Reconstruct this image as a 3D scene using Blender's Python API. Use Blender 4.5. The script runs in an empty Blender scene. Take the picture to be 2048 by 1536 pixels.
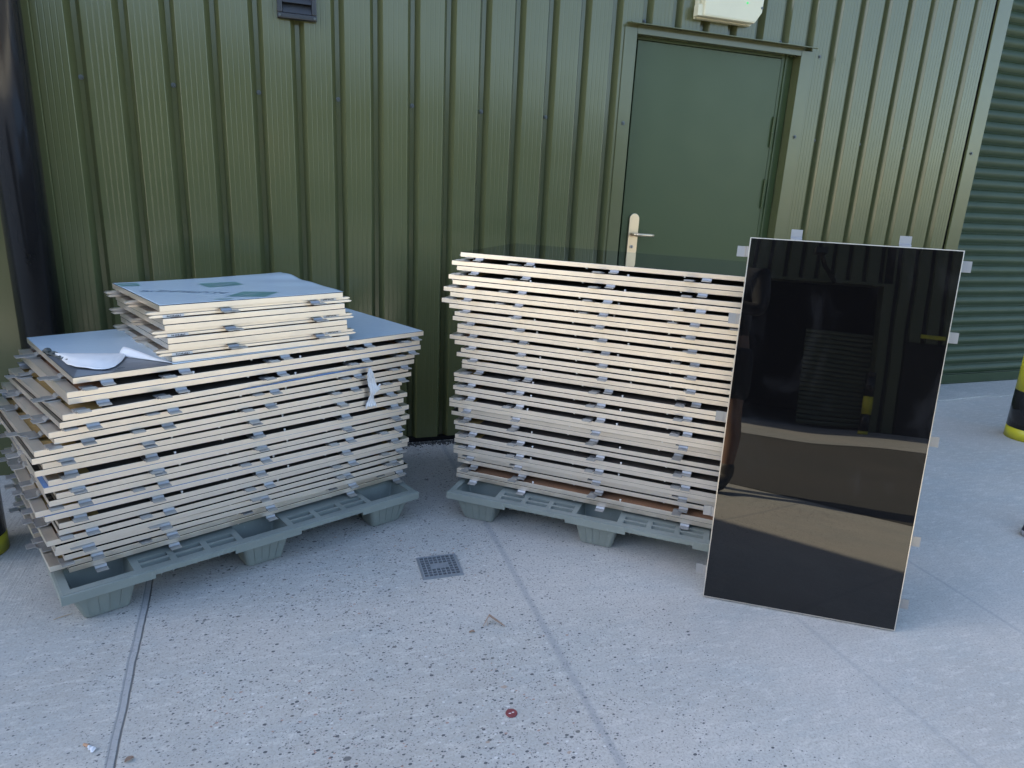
import bpy, bmesh, math, random
from mathutils import Vector, Matrix
random.seed(7)
S = bpy.context.scene
C = S.collection
PI = math.pi
# ---------------------------------------------------------------- camera
cam_data = bpy.data.cameras.new('camera'); cam = bpy.data.objects.new('camera', cam_data); C.objects.link(cam)
S.camera = cam
F, YAW, PITCH, ROLL = 1370.0, 0.3496, 0.2812, 0.0501
_fw = Vector((math.sin(YAW)*math.cos(PITCH), math.cos(YAW)*math.cos(PITCH), -math.sin(PITCH)))
_rt = Vector((math.cos(YAW), -math.sin(YAW), 0)); _up = _rt.cross(_fw)
_r = _rt*math.cos(ROLL)+_up*math.sin(ROLL); _u = -_rt*math.sin(ROLL)+_up*math.cos(ROLL)
cam.matrix_world = Matrix(((_r.x,_u.x,-_fw.x,0.6547),(_r.y,_u.y,-_fw.y,-3.316),(_r.z,_u.z,-_fw.z,1.3088),(0,0,0,1)))
cam_data.sensor_fit = 'HORIZONTAL'; cam_data.sensor_width = 36; cam_data.lens = 36*F/2048
cam_data.clip_start = 0.02; cam_data.clip_end = 2000
S.render.resolution_x = 1024; S.render.resolution_y = 768
# ---------------------------------------------------------------- world and sun
SUN_EL = math.radians(35); SUN_AZ = Vector((-0.917, 0.40, 0)).normalized()
W = bpy.data.worlds.new('World'); S.world = W; W.use_nodes = True
nt = W.node_tree; sky = nt.nodes.new('ShaderNodeTexSky'); sky.sky_type = 'NISHITA'; sky.sun_disc = False; sky.dust_density = 1.7; sky.ozone_density = 0.65
sky.sun_elevation = SUN_EL; sky.sun_rotation = math.atan2(SUN_AZ.x, SUN_AZ.y)
nt.links.new(sky.outputs[0], nt.nodes['Background'].inputs[0]); nt.nodes['Background'].inputs[1].default_value = 0.105
sl = bpy.data.lights.new('sun', 'SUN'); sl.energy = 5.0; sl.angle = math.radians(0.5); sl.color = (1, 0.88, 0.63)
so = bpy.data.objects.new('sun', sl); C.objects.link(so)
_d = -(SUN_AZ*math.cos(SUN_EL)+Vector((0,0,math.sin(SUN_EL))))
so.rotation_euler = _d.to_track_quat('-Z','Y').to_euler(); so.location = (-8, 4, 9)
S.view_settings.view_transform = 'Standard'; S.view_settings.look = 'None'; S.view_settings.gamma = 1
S.view_settings.exposure = 2.42
S.render.engine = 'CYCLES'
# ---------------------------------------------------------------- helpers
class MB:
    def __init__(s): s.v = []; s.f = []
    def add(s, vs, fs):
        n = len(s.v); s.v += [tuple(v) for v in vs]; s.f += [tuple(i+n for i in f) for f in fs]; return s
    def box(s, x0, x1, y0, y1, z0, z1, M=None):
        vs = [(x,y,z) for z in (z0,z1) for y in (y0,y1) for x in (x0,x1)]
        if M is not None: vs = [M @ Vector(v) for v in vs]
        return s.add(vs, [(0,2,3,1),(4,5,7,6),(0,1,5,4),(2,6,7,3),(0,4,6,2),(1,3,7,5)])
    def prism(s, pts, y0, y1, axis='y', M=None):
        n = len(pts)
        m = {'y': lambda a,b,t:(a,t,b), 'x': lambda a,b,t:(t,a,b), 'z': lambda a,b,t:(a,b,t)}[axis]
        vs = [m(a,b,t) for t in (y0,y1) for a,b in pts]
        if M is not None: vs = [M @ Vector(v) for v in vs]
        return s.add(vs, [tuple(range(n)), tuple(range(2*n-1, n-1, -1))] + [(i, n+i, n+(i+1)%n, (i+1)%n) for i in range(n)])
    def tube(s, pts, r, n=12, cap=True):
        pts = [Vector(p) for p in pts]; rs = r if isinstance(r,(list,tuple)) else [r]*len(pts); base = len(s.v)
        for i,p in enumerate(pts):
            t = (pts[min(i+1,len(pts)-1)]-pts[max(i-1,0)]).normalized()
            a = t.orthogonal().normalized() if i == 0 else (a - t*a.dot(t)).normalized()
            b = t.cross(a)
            for k in range(n):
                q = p + (a*math.cos(2*PI*k/n)+b*math.sin(2*PI*k/n))*rs[i]; s.v.append(tuple(q))
        for i in range(len(pts)-1):
            for k in range(n):
                s.f.append((base+i*n+k, base+i*n+(k+1)%n, base+(i+1)*n+(k+1)%n, base+(i+1)*n+k))
        if cap: s.f.append(tuple(base+k for k in range(n))[::-1]); s.f.append(tuple(base+(len(pts)-1)*n+k for k in range(n)))
        return s
    def grid(s, fn, nu, nv):
        vs = [fn(i/nu, j/nv) for j in range(nv+1) for i in range(nu+1)]
        return s.add(vs, [(j*(nu+1)+i, j*(nu+1)+i+1, (j+1)*(nu+1)+i+1, (j+1)*(nu+1)+i) for j in range(nv) for i in range(nu)])
    def mesh(s, name, mat, smooth=False, bevel=0, recalc=True):
        me = bpy.data.meshes.new(name); me.from_pydata(s.v, [], s.f)
        if recalc or bevel:
            bm = bmesh.new(); bm.from_mesh(me)
            if recalc: bmesh.ops.recalc_face_normals(bm, faces=bm.faces)
            if bevel:
                es = [e for e in bm.edges if len(e.link_faces)==2 and e.calc_face_angle(0) > 0.6]
                bmesh.ops.bevel(bm, geom=es, offset=bevel, segments=2, affect='EDGES', profile=0.6, clamp_overlap=True)
            bm.to_mesh(me); bm.free()
        me.materials.append(mat)
        if smooth:
            me.polygons.foreach_set('use_smooth', [True]*len(me.polygons))
        me.update(); return me

def link(name, me, parent=None, loc=None, rot=None, label=None):
    o = bpy.data.objects.new(name, me); C.objects.link(o)
    if parent is not None: o.parent = parent
    if loc: o.location = loc
    if rot: o.rotation_euler = rot
    if label: o['label'] = label
    return o
def thing(name, label, cat, loc=(0,0,0), rot=(0,0,0), group=None, me=None):
    o = bpy.data.objects.new(name, me); C.objects.link(o); o.location = loc; o.rotation_euler = rot
    o['label'] = label; o['category'] = cat
    if group: o['group'] = group
    return o
def struct(name, me):
    o = bpy.data.objects.new(name, me); C.objects.link(o); o['kind'] = 'structure'; return o
def solidify(o, t, off=0):
    m = o.modifiers.new('Solidify','SOLIDIFY'); m.thickness = t; m.offset = off

# ---------------------------------------------------------------- materials
class N:
    def __init__(s, name):
        s.m = bpy.data.materials.new(name); s.m.use_nodes = True; s.t = s.m.node_tree
        s.p = s.t.nodes['Principled BSDF']; s.tc = s.t.nodes.new('ShaderNodeTexCoord')
    def n(s, typ, **kw):
        x = s.t.nodes.new('ShaderNode'+typ)
        for k,v in kw.items():
            if k in ('ins',):
                for a,b in v.items():
                    if hasattr(b,'is_output'): s.t.links.new(b, x.inputs[a])
                    else: x.inputs[a].default_value = b
            else: setattr(x,k,v)
        return x
    def L(s, a, b): s.t.links.new(a, b)
    def coord(s, scale=(1,1,1), which='Object', rot=(0,0,0)):
        return s.n('Mapping', ins={'Vector': s.tc.outputs[which], 'Scale': scale, 'Rotation': rot}).outputs[0]
    def noise(s, sc, det=4, rough=.55, vec=None, dist=0):
        return s.n('TexNoise', ins={'Vector': vec or s.tc.outputs['Object'], 'Scale': sc, 'Detail': det, 'Roughness': rough, 'Distortion': dist}).outputs['Fac']
    def ramp(s, fac, stops):
        r = s.n('ValToRGB', ins={'Fac': fac}); e = r.color_ramp.elements
        while len(e) < len(stops): e.new(0.5)
        for i,(p,c) in enumerate(stops):
            e[i].position = p; e[i].color = (c,c,c,1) if isinstance(c,(int,float)) else (*c,1)
        return r.outputs['Color']
    def mix(s, fac, a, b, mode='MIX'):
        x = s.n('Mix', data_type='RGBA', blend_type=mode)
        for k,v in ((0,fac),(6,a),(7,b)):
            if hasattr(v,'is_output'): s.L(v, x.inputs[k])
            else: x.inputs[k].default_value = v if k==0 else (*v,1)
        return x.outputs[2]
    def math(s, op, a, b=0, c=None):
        x = s.n('Math', operation=op)
        for k,v in enumerate((a,b) if c is None else (a,b,c)):
            if hasattr(v,'is_output'): s.L(v, x.inputs[k])
            else: x.inputs[k].default_value = v
        return x.outputs[0]
    def bump(s, h, st=.3, d=.01, prev=None):
        b = s.n('Bump', ins={'Height': h, 'Strength': st, 'Distance': d})
        if prev: s.L(prev, b.inputs['Normal'])
        s.L(b.outputs[0], s.p.inputs['Normal']); return b.outputs[0]
    def set(s, **kw):
        for k,v in kw.items():
            i = s.p.inputs[k.replace('_',' ')]
            if hasattr(v,'is_output'): s.L(v, i)
            else: i.default_value = (*v,1) if isinstance(v,tuple) else v
        return s

def paint(name, c1, c2, rough=.32, bump=.04, sc=3, dirt=None, spec=.5):
    m = N(name); f = m.noise(sc, 5); col = m.mix(m.ramp(f, [(.35,0),(.65,1)]), c1, c2)
    if dirt: col = m.mix(m.ramp(m.noise(22, 6, .7), [(.66,0),(.74,.5)]), col, dirt)
    # rising dirt near the ground is a real stain of its own
    m.set(Base_Color=col, Specular_IOR_Level=spec)
    m.set(Roughness=m.math('MULTIPLY_ADD', m.noise(6,4), .16, rough-.08))
    m.bump(m.noise(1.6, 2), bump, .02); return m.m
M = {}
M['wall'] = paint('green_wall_paint', (.100,.108,.048), (.092,.100,.044), .18, .03, 1.2)
M['flash'] = paint('green_flashing_paint', (.098,.106,.048), (.090,.099,.044), .18, .03, 1.5)
M['door'] = paint('green_door_paint', (.050,.074,.029), (.046,.069,.027), .33, .03, 1.5, None, .32)
M['shutter'] = paint('green_shutter_paint', (.038,.060,.029), (.033,.053,.026), .45, .05, 3, (.05,.07,.04), .20)
M['farwall'] = paint('far_green_paint', (.10,.11,.065), (.085,.10,.055), .4, .05, 1.5)
M['black'] = paint('black_paint', (.012,.012,.014), (.018,.018,.02), .16, .01, 3)
M['blackplastic'] = paint('black_plastic', (.02,.021,.025), (.028,.03,.034), .4, .03, 8)
M['dark'] = paint('dark_interior', (.01,.01,.01), (.015,.014,.012), .8, 0, 2)
M['yellow'] = paint('yellow_paint', (.62,.56,.03), (.52,.50,.05), .4, .05, 8, (.25,.25,.12))
M['cream'] = paint('cream_plastic', (.66,.62,.44), (.61,.575,.41), .38, .03, 5)
M['white'] = paint('white_plastic', (.72,.74,.76), (.62,.64,.68), .45, .1, 30)
M['screwhead'] = paint('screw_head', (.10,.12,.12), (.07,.085,.085), .35, .03, 30)
def metal(name, c1, c2, rough, mt=1.0, stretch=(3,60,200), sc=1, bump=.05):
    m = N(name); v = m.coord(stretch); f = m.noise(sc, 4, .6, v)
    g = m.noise(7, 4, .6)
    col = m.mix(f, c1, c2); col = m.mix(m.ramp(g, [(.4,0),(.75,.35)]), col, tuple(x*.72 for x in c1))
    oi = m.n('ObjectInfo').outputs['Random']
    col = m.mix(m.math('MULTIPLY', oi, .22), col, tuple(x*.6 for x in c1))
    m.set(Base_Color=col, Metallic=mt, Roughness=m.math('MULTIPLY_ADD', g, .2, rough-.1)); m.bump(f, bump, .002); return m.m
M['frame'] = metal('brushed_cream_aluminium', (.87,.79,.69), (.79,.715,.625), .36, .86, (2,2,260), 1.0, .12)
M['clip'] = metal('bare_aluminium_clip', (.43,.43,.43), (.35,.35,.35), .40, .68, (8,160,8), 1.0, .1)
M['handle'] = metal('satin_steel', (.78,.62,.42), (.70,.55,.38), .34, .75, (3,3,60), 4, .03)
M['rivet'] = paint('pale_rivet', (.80,.80,.78), (.75,.75,.74), .4, 0, 5)
def board(name, c1, c2, c3):
    m = N(name); a = m.noise(9, 6, .65); b = m.noise(120, 3, .6)
    oi = m.n('ObjectInfo').outputs['Random']
    col = m.mix(m.ramp(a, [(.35,0),(.65,1)]), c1, c2); col = m.mix(m.ramp(b, [(.5,0),(.75,.6)]), col, c3)
    m.set(Base_Color=col, Roughness=.75); m.bump(b, .4, .002); return m.m
M['boardA'] = board('rust_orange_board', (.30,.15,.075), (.22,.11,.06), (.36,.22,.13))
M['boardB'] = board('ochre_board', (.42,.27,.09), (.33,.22,.08), (.50,.36,.15))
g = N('black_glass'); sm = g.noise(5, 5, .6, g.coord((1,2,1))); sm2 = g.noise(38, 4, .7, g.coord((1,3,1)))
dust = g.ramp(g.noise(2.6, 6, .68, g.coord((1,1.6,1)), 1.2), [(.52,0),(.72,.55)])
g.set(Base_Color=g.mix(dust, (.0035,.0035,.004), (.020,.021,.024)), Specular_IOR_Level=.62, IOR=1.52,
      Roughness=g.math('ADD', g.math('MULTIPLY', g.math('SUBTRACT', sm, .5), .0), .012))
g.bump(g.noise(2.2, 1, .4), .05, .02)
M['glass'] = g.m
def film(name, c1, c2, rough=.22, spec=.6):
    m = N(name); f = m.noise(4, 4, .6); r = m.noise(26, 3, .6, m.coord((1,2.5,1)), .6)
    m.set(Base_Color=m.mix(m.ramp(f, [(.3,0),(.7,1)]), c1, c2), Roughness=m.math('MULTIPLY_ADD', f, .2, rough-.1), Specular_IOR_Level=spec)
    m.bump(r, .16, .004); return m.m
M['film'] = film('pale_blue_film', (.50,.60,.68), (.44,.54,.63))
M['filmwhite'] = film('white_film', (.74,.75,.76), (.66,.67,.69), .45)
M['filmblue'] = film('blue_film', (.10,.20,.42), (.08,.17,.36), .3)
M['print'] = paint('green_print', (.10,.22,.22), (.12,.25,.24), .35, .05, 20)
M['print2'] = paint('grey_blue_print', (.08,.13,.20), (.10,.16,.24), .4, .05, 20)
M['ink'] = paint('dark_ink', (.03,.03,.035), (.06,.06,.065), .5, 0, 60)
M['paperlabel'] = paint('paper_label', (.66,.66,.66), (.6,.6,.6), .6, 0, 20)
pl = N('grey_green_plastic'); a = pl.noise(7, 5, .6); b = pl.noise(60, 4, .7, pl.coord((1,1,.4)))
col = pl.mix(pl.ramp(a, [(.3,0),(.7,1)]), (.225,.255,.235), (.19,.215,.20)); col = pl.mix(pl.ramp(b, [(.60,0),(.72,.45)]), col, (.30,.34,.33))
pl.set(Base_Color=col, Roughness=.42); pl.bump(pl.noise(90,3,.6), .10, .002); M['pallet'] = pl.m
# concrete yard: pale matrix, scattered dark and pale stones, broom marks, sawn joints, worn patches
def concrete(name, base=(.50,.49,.455), dark=(.43,.42,.395), yard=True):
    m = N(name); P = m.tc.outputs['Object']; xyz = m.n('SeparateXYZ', ins={'Vector': P}); X, Y = xyz.outputs[0], xyz.outputs[1]
    big = m.noise(1.3, 5, .6); mid = m.noise(7, 6, .65); fine = m.noise(140, 4, .7)
    col = m.mix(m.ramp(big, [(.38,0),(.62,1)]), base, dark)
    col = m.mix(m.ramp(m.noise(.55, 6, .7, None, .6), [(.44,0),(.58,.8)]), col, tuple(c*.72 for c in base))
    col = m.mix(m.ramp(m.noise(2.2, 6, .72, m.coord((1,2.6,1), rot=(0,0,.5)), .8), [(.46,0),(.60,.75)]), col, (base[0]*.76, base[1]*.80, base[2]*.84))
    col = m.mix(m.ramp(m.noise(16, 5, .7, m.coord((1,3,1), rot=(0,0,.3))), [(.50,0),(.66,.6)]), col, tuple(min(1,c*1.2) for c in base))
    col = m.mix(m.ramp(mid, [(.42,0),(.72,.5)]), col, tuple(c*.80 for c in base))
    warm = m.ramp(m.noise(.9, 3), [(.45,0),(.62,.5)]); col = m.mix(warm, col, (base[0]*1.02, base[1]*.95, base[2]*.93))
    col = m.mix(m.ramp(fine, [(.40,.6),(.52,0)]), col, tuple(c*.60 for c in base))
    col = m.mix(m.ramp(m.noise(170, 3, .7), [(.62,0),(.70,.55)]), col, (.62,.62,.61))
    wob = m.n('VectorMath', operation='ADD', ins={0: P, 1: m.n('VectorMath', operation='SCALE', ins={0: m.n('TexNoise', ins={'Scale':60,'Detail':2}).outputs['Color'], 'Scale': .019}).outputs[0]}).outputs[0]
    if yard:
        # the exposed stones are densest in the middle of the yard and give out to the right
        dens = m.math('MULTIPLY', m.ramp(m.math('MULTIPLY_ADD', X, 1/5.0, .1), [(.06,.35),(.12,.55),(.20,1),(.38,1),(.50,.25),(.8,.12)]), m.ramp(m.noise(3, 4), [(.3,.5),(.6,1)]))
        for sc, thr, rad, cc, st in ((62, .80, .0042, (.07,.075,.085), .95), (110, .74, .0027, (.10,.105,.115), .9), (180,.70,.0018,(.12,.12,.13),.8), (38, .88, .0050, (.11,.105,.10), .85), (75, .93, .0036, (.30,.15,.11), .7), (24, .955, .0085, (.10,.10,.105), .85), (30, .965, .007, (.34,.22,.15), .6), (70, .92, .004, (.66,.66,.64), .6)):
            vo = m.n('TexVoronoi', ins={'Vector': m.n('Mapping', ins={'Vector': wob, 'Rotation': (0,0,.3+sc), 'Scale': (1,1.45,1)}).outputs[0], 'Scale': sc})
            rnd = m.n('SeparateColor', ins={0: vo.outputs['Color']})
            pick = m.math('GREATER_THAN', m.math('MULTIPLY', rnd.outputs[0], m.math('MULTIPLY_ADD', dens, .35, .65)), thr*.98)
            rr = m.math('MULTIPLY_ADD', rnd.outputs[1], rad*sc*.9, rad*sc*.45)
            near = m.math('LESS_THAN', vo.outputs['Distance'], rr)
            col = m.mix(m.math('MULTIPLY', m.math('MULTIPLY', pick, near), st), col, cc)
        # tyre-dark smudges
        sm = m.ramp(m.noise(2.6, 4, .6, m.coord((1,.55,1))), [(.60,0),(.70,.3)]); col = m.mix(sm, col, tuple(c*.66 for c in base))
        h = m.noise(120, 4, .7)
        # sawn joints: one open groove, one faint filled line
        wv = m.math('MULTIPLY_ADD', m.noise(5, 3), .03, -.015)
        def lineat(x0, slope, w, soft):
            d = m.math('ABSOLUTE', m.math('SUBTRACT', m.math('ADD', X, m.math('MULTIPLY', m.math('MULTIPLY', wv, .4), 1)), m.math('MULTIPLY_ADD', Y, slope, x0)))
            return m.ramp(m.math('DIVIDE', d, w), [(0,1),(soft,1),(1,0)])
        j1 = lineat(.2065, -.031, .013, .7); j1b = lineat(.2165, -.031, .0035, .3); j1c = lineat(.1985, -.031, .0022, .3)
        j2 = m.math('MULTIPLY', lineat(1.472, .036, .016, .35), .45)
        j3 = m.math('MULTIPLY', m.math('ADD', lineat(2.993, .042, .011, .2), m.math('MULTIPLY', lineat(2.196, -.018, .014, .2), .7)), .42)
        streak = m.noise(3, 4, .6, m.coord((300,4,1)))
        col = m.mix(m.math('MULTIPLY', j1, .65), col, m.mix(streak, (.25,.26,.27), (.36,.365,.37)))
        col = m.mix(m.math('MULTIPLY', j1b, .9), col, (.07,.075,.08)); col = m.mix(m.math('MULTIPLY', j1c, .6), col, (.12,.13,.14))
        col = m.mix(j2, col, (.24,.255,.27)); col = m.mix(j3, col, (.25,.26,.27))
        # broom marks in the left slab
        left = m.math('MULTIPLY', m.ramp(m.math('MULTIPLY_ADD', X, 1, .5), [(.30,1),(.62,0)]), m.ramp(m.math('MULTIPLY_ADD', Y, .5, 1.2), [(.52,0),(.62,1)]))
        br = m.noise(1, 3, .6, m.coord((140,6,1), rot=(0,0,.35)))
        col = m.mix(m.math('MULTIPLY', left, m.ramp(br, [(.5,0),(.68,.55)])), col, tuple(c*.55 for c in base))
        hh = m.math('SUBTRACT', m.math('MULTIPLY', h, .3), m.math('ADD', m.math('MULTIPLY', j1b, 1.5), m.math('MULTIPLY', j1, .4)))
        hh = m.math('ADD', hh, m.math('MULTIPLY', m.math('MULTIPLY', br, left), .6))
        m.bump(hh, .5, .006, m.bump(m.noise(3, 3), .15, .03))
    else:
        m.bump(m.noise(90, 4, .7), .4, .005)
    m.set(Base_Color=col, Roughness=.78, Specular_IOR_Level=.35); return m.m
M['yard'] = concrete('yard_concrete')
M['apron'] = concrete('apron_concrete', (.42,.42,.41), (.36,.36,.36), False)
M['asphalt'] = concrete('asphalt', (.085,.083,.078), (.065,.064,.06), False)
# ---------------------------------------------------------------- ground, asphalt, aprons
def sheet(name, pts, z, mat, sub=None):
    mb = MB(); mb.add([(x,y,z) for x,y in pts], [tuple(range(len(pts)))]); return struct(name, mb.mesh(name, mat, recalc=False))
sheet('ground', [(-150,-150),(150,-150),(150,60),(-150,60)], 0, M['yard'])
D = Vector((.815,-.579,0)); NB = Vector((.579,.815,0)); PB = Vector((-2.824,-10.301,0))
def fb(a, n, z=0): return PB + D*a + NB*n + Vector((0,0,z))
_e = fb(70,2.95); sheet('road', [tuple(fb(-6.87,2.95)[:2]), tuple(_e[:2]), (90,_e.y), (90,-3.92)], .004, M['asphalt'])
mb = MB(); mb.add([tuple(fb(a,n,.010)) for a,n in ((-6.9,-4),(70,-4),(70,2.97),(-6.9,2.97))], [(0,1,2,3)]); struct('pavement', mb.mesh('pavement', M['apron'], recalc=False))
# concrete lip under the roller shutter, with a broken front edge
mb = MB(); n = 40; top = []
for i in range(n+1):
    x = 4.9+3.7*i/n; top.append((x, .012+.018*math.sin(i*1.7)*math.sin(i*.61)-.01*random.random()))
pts = top+[(8.6,.40),(4.9,.40)]; mb.prism(pts, .001, .012, 'z'); struct('threshold_slab', mb.mesh('threshold_slab', M['yard']))

# ---------------------------------------------------------------- cladding profile
def profile(x0, x1, pitch, phase, depth=.034, wide=.060, bot=.018, grooves=4):
    """outline of trapezoidal sheet seen from above: crown at y=-depth, valley bottom at y=0"""
    pts = []; k = math.floor((x0-phase)/pitch)-1
    while phase+k*pitch < x1+pitch:
        c = phase+k*pitch
        raw = [(c-wide/2,-depth),(c-wide/2+.002,-depth+.001),(c-bot/2,0),(c+bot/2,0),(c+wide/2-.002,-depth+.001),(c+wide/2,-depth)]
        s0, s1 = c+wide/2, c+pitch-wide/2; g = (s1-s0)/(grooves+1)
        for q in range(1, grooves+1):
            m_ = s0+g*q; raw += [(m_-.0022,-depth),(m_-.0007,-depth+.0006),(m_+.0007,-depth+.0006),(m_+.0022,-depth)]
        pts += raw; k += 1
    out = [p for p in pts if x0 < p[0] < x1]
    f = lambda x: min(pts, key=lambda p: abs(p[0]-x))[1]
    return [(x0, f(x0))]+out+[(x1, f(x1))]
def clad(mb, x0, x1, z0, z1, pitch=.16435, phase=0, M_=None, off=.012, **kw):
    pr = [(a, b+off) for a, b in profile(x0, x1, pitch, phase, **kw)]; n = len(pr)
    for i in range(n-1):
        (a,b),(c,d) = pr[i], pr[i+1]
        vs = [(a,b,z0),(c,d,z0),(c,d,z1),(a,b,z1)]
        if M_ is not None: vs = [M_ @ Vector(v) for v in vs]
        mb.add(vs, [(0,1,2,3)])
    return mb
# ---------------------------------------------------------------- the green building
bld = thing('green_building', 'green ribbed metal building with a steel door behind both stacks of panels', 'building', (2,0,0))
def bpart(name, me, parent=bld, loc=None, rot=None, label=None):
    o = link(name, me, parent, loc, rot, label)
    if parent is bld: o.matrix_parent_inverse = Matrix.Translation((-2,0,0))
    return o
H = 4.6
mb = MB()
clad(mb, -14, -.62, .03, H, grooves=0); clad(mb, -.14, 2.352, .03, H); clad(mb, 2.352, 3.478, 2.075, H); clad(mb, 3.478, 4.765, .03, H)
clad(mb, 4.765, 8.7, 3.4, H, grooves=0); clad(mb, 8.7, 14, .03, H, grooves=0)
bpart('wall', mb.mesh('wall', M['wall'], recalc=False))
mb = MB(); mb.box(-14,2.42,.020,.30,.0,H-.02).box(2.42,3.42,.020,.30,2.1,H-.02).box(3.42,4.86,.020,.30,.0,H-.02).box(4.86,8.62,.020,.30,3.38,H-.02).box(8.62,14,.020,.30,0,H-.02)
mb.box(-14,14,.45,9,.0,H-.03).box(2.3,3.55,.302,.448,0,2.3)
bpart('wall_core', mb.mesh('wall_core', M['dark']))
mb = MB(); mb.box(-14.2,14.2,-.09,9.2,H,H+.14); bpart('roof', mb.mesh('roof', M['flash']))
mb = MB(); mb.box(-14,2.33,-.004,.010,.0,.026).box(3.50,4.75,-.004,.010,0,.026); bpart('base_drip', mb.mesh('base_drip', M['black']))
# corner trim on the left, corner trim beside the shutter
mb = MB(); mb.prism([(-.62,-.024),(-.300,-.024),(-.299,-.019),(-.297,-.019),(-.296,-.024),(-.141,-.024),(-.139,-.021),(-.139,.011),(-.62,.011)], .0, H-.001, 'z')
bpart('corner_trim', mb.mesh('corner_trim', M['flash']))
mb = MB(); mb.prism([(4.762,-.0235),(4.764,-.026),(4.868,-.026),(4.872,-.022),(4.872,.44),(4.862,.44),(4.862,-.012),(4.762,-.012)], 0, 3.4, 'z')
bpart('corner_trim', mb.mesh('corner_trim', M['flash']))
mb = MB(); mb.tube([(-.22,-.115,0),(-.22,-.115,H-.02)], .078, 40); bpart('downpipe', mb.mesh('downpipe', M['black'], smooth=True), label='glossy black downpipe in the left corner')
# door surround
mb = MB()
for a,b,c in ((2.345,2.412,1),(3.408,3.482,-1)):
    mb.box(a,b,-.0275,-.0245,.0,2.078); e = b-.003 if c==1 else a
    mb.box(e,e+.003,-.0244,.062,.0,2.06)
bpart('door_trim', mb.mesh('door_trim', M['flash'], bevel=.0008))
mb = MB(); mb.prism([(-.072,2.088),(-.068,2.085),(-.0285,2.094),(.0,2.097),(.0,2.100),(-.030,2.098),(-.072,2.0905)], 2.358, 3.472, 'x').box(2.414,3.406,-.0270,-.0245,2.052,2.092).box(2.414,3.406,-.0243,.062,2.0515,2.0545)
bpart('head_trim', mb.mesh('head_trim', M['flash']))
mb = MB()
mb.box(2.4125,2.445,.030,.070,0,2.0514).box(3.332,3.4045,.030,.070,0,2.0514).box(2.445,3.332,.030,.070,2.040,2.0514)
mb.box(3.352,3.362,.0235,.0298,0,2.050)
bpart('door_frame', mb.mesh('door_frame', M['door'], bevel=.0015))
mb = MB(); mb.box(2.449,3.328,.026,.068,.008,2.036); door = bpart('door', mb.mesh('door', M['door'], bevel=.002), label='plain dark green steel door')
def sub(name, me, parent, **k):
    o = link(name, me, parent, **k)
    o.matrix_parent_inverse = Matrix.Identity(4); return o
def stadium(hw, hh, n=14): 
    return [(hw*math.cos(t), hh-hw+hw*math.sin(t)) for t in [PI*i/n for i in range(n+1)]]+[(hw*math.cos(t), -hh+hw+hw*math.sin(t)) for t in [PI+PI*i/n for i in range(n+1)]]
hx, hz = 2.518, 1.087
mb = MB(); mb.prism(stadium(.029,.112), 0.0155, .0255, 'y'); mb.v = [(x+hx,y,z+hz) for x,y,z in mb.v]
sub('handle_plate', mb.mesh('handle_plate', M['handle'], bevel=.002), door, label='satin steel escutcheon plate')
mb = MB(); mb.tube([(hx-.005,.0145,hz+.004),(hx-.005,-.028,hz+.004)], .009, 16); mb.tube([(hx-.008,-.032,hz+.004),(hx+.03,-.036,hz+.004),(hx+.075,-.034,hz+.003),(hx+.098,-.030,hz+.002)], [.009,.0085,.008,.0075], 14)
sub('lever', mb.mesh('lever', M['handle'], smooth=True), door)
mb = MB(); mb.tube([(hx-.004,.0150,hz-.062),(hx-.004,.010,hz-.062)], .0085, 20); sub('lock_cylinder', mb.mesh('lock_cylinder', M['clip'], smooth=False), door)
mb = MB(); mb.box(hx-.0055,hx-.0025,.0085,.0095,hz-.069,hz-.055); sub('keyhole', mb.mesh('keyhole', M['black']), door)
for z in (1.66,1.33,.30):
    mb = MB(); mb.tube([(3.329,.018,z-.075),(3.329,.018,z)], .0075, 14); mb.tube([(3.329,.018,z+.0015),(3.329,.018,z+.078)], .0075, 14); mb.tube([(3.329,.018,z+.078),(3.329,.018,z+.084)], .0045, 10)
    sub('hinge', mb.mesh('hinge', M['door'], smooth=False), door)
# screws with washers
mb = MB(); mb.tube([(0,0,0),(0,-.003,0)], .0095, 16); mb.tube([(0,-.003,0),(0,-.009,0)], .0056, 6); screw_me = mb.mesh('screw', M['screwhead'])
zs = 1.638
sp = [(.3287*k, .0115, zs) for k in range(-6,7)] + [(.16435*m_, .0115, zs) for m_ in (22,24,26,28)] + [(2.377,-.028,zs),(3.444,-.028,zs+.006),(4.80,-.0262,zs)]
sp += [(.16435*15,.0115,2.118),(.16435*20,.0115,2.112),(.16435*21.5,-.0205,2.06)]
for p in sp: bpart('screw', screw_me, loc=p)
# roller shutter: curved slats
mb = MB(); pr = []; z = .085; P_ = .0755
while z < 3.6:
    pr += [(.345,z),(.3465,z+.004)]
    for i in range(7):
        t = i/6; pr.append((.345-.0135*math.sin(PI*(.06+.9*t)), z+.006+.058*t))
    pr += [(.348,z+.0665),(.3505,z+.070),(.3475,z+.0735)]
    z += P_
for i in range(len(pr)-1):
    (a,b),(c,d) = pr[i], pr[i+1]; mb.add([(4.85,a,b),(8.65,a,b),(8.65,c,d),(4.85,c,d)], [(0,1,2,3)])
shut = bpart('roller_shutter', mb.mesh('roller_shutter', M['shutter'], recalc=False), label='dark green slatted roller shutter')
mb = MB(); mb.box(4.873,8.61,.325,.352,.016,.084).box(4.873,8.61,.318,.3245,.016,.026); sub('bottom_rail', mb.mesh('bottom_rail', M['shutter'], bevel=.002), shut)
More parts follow.
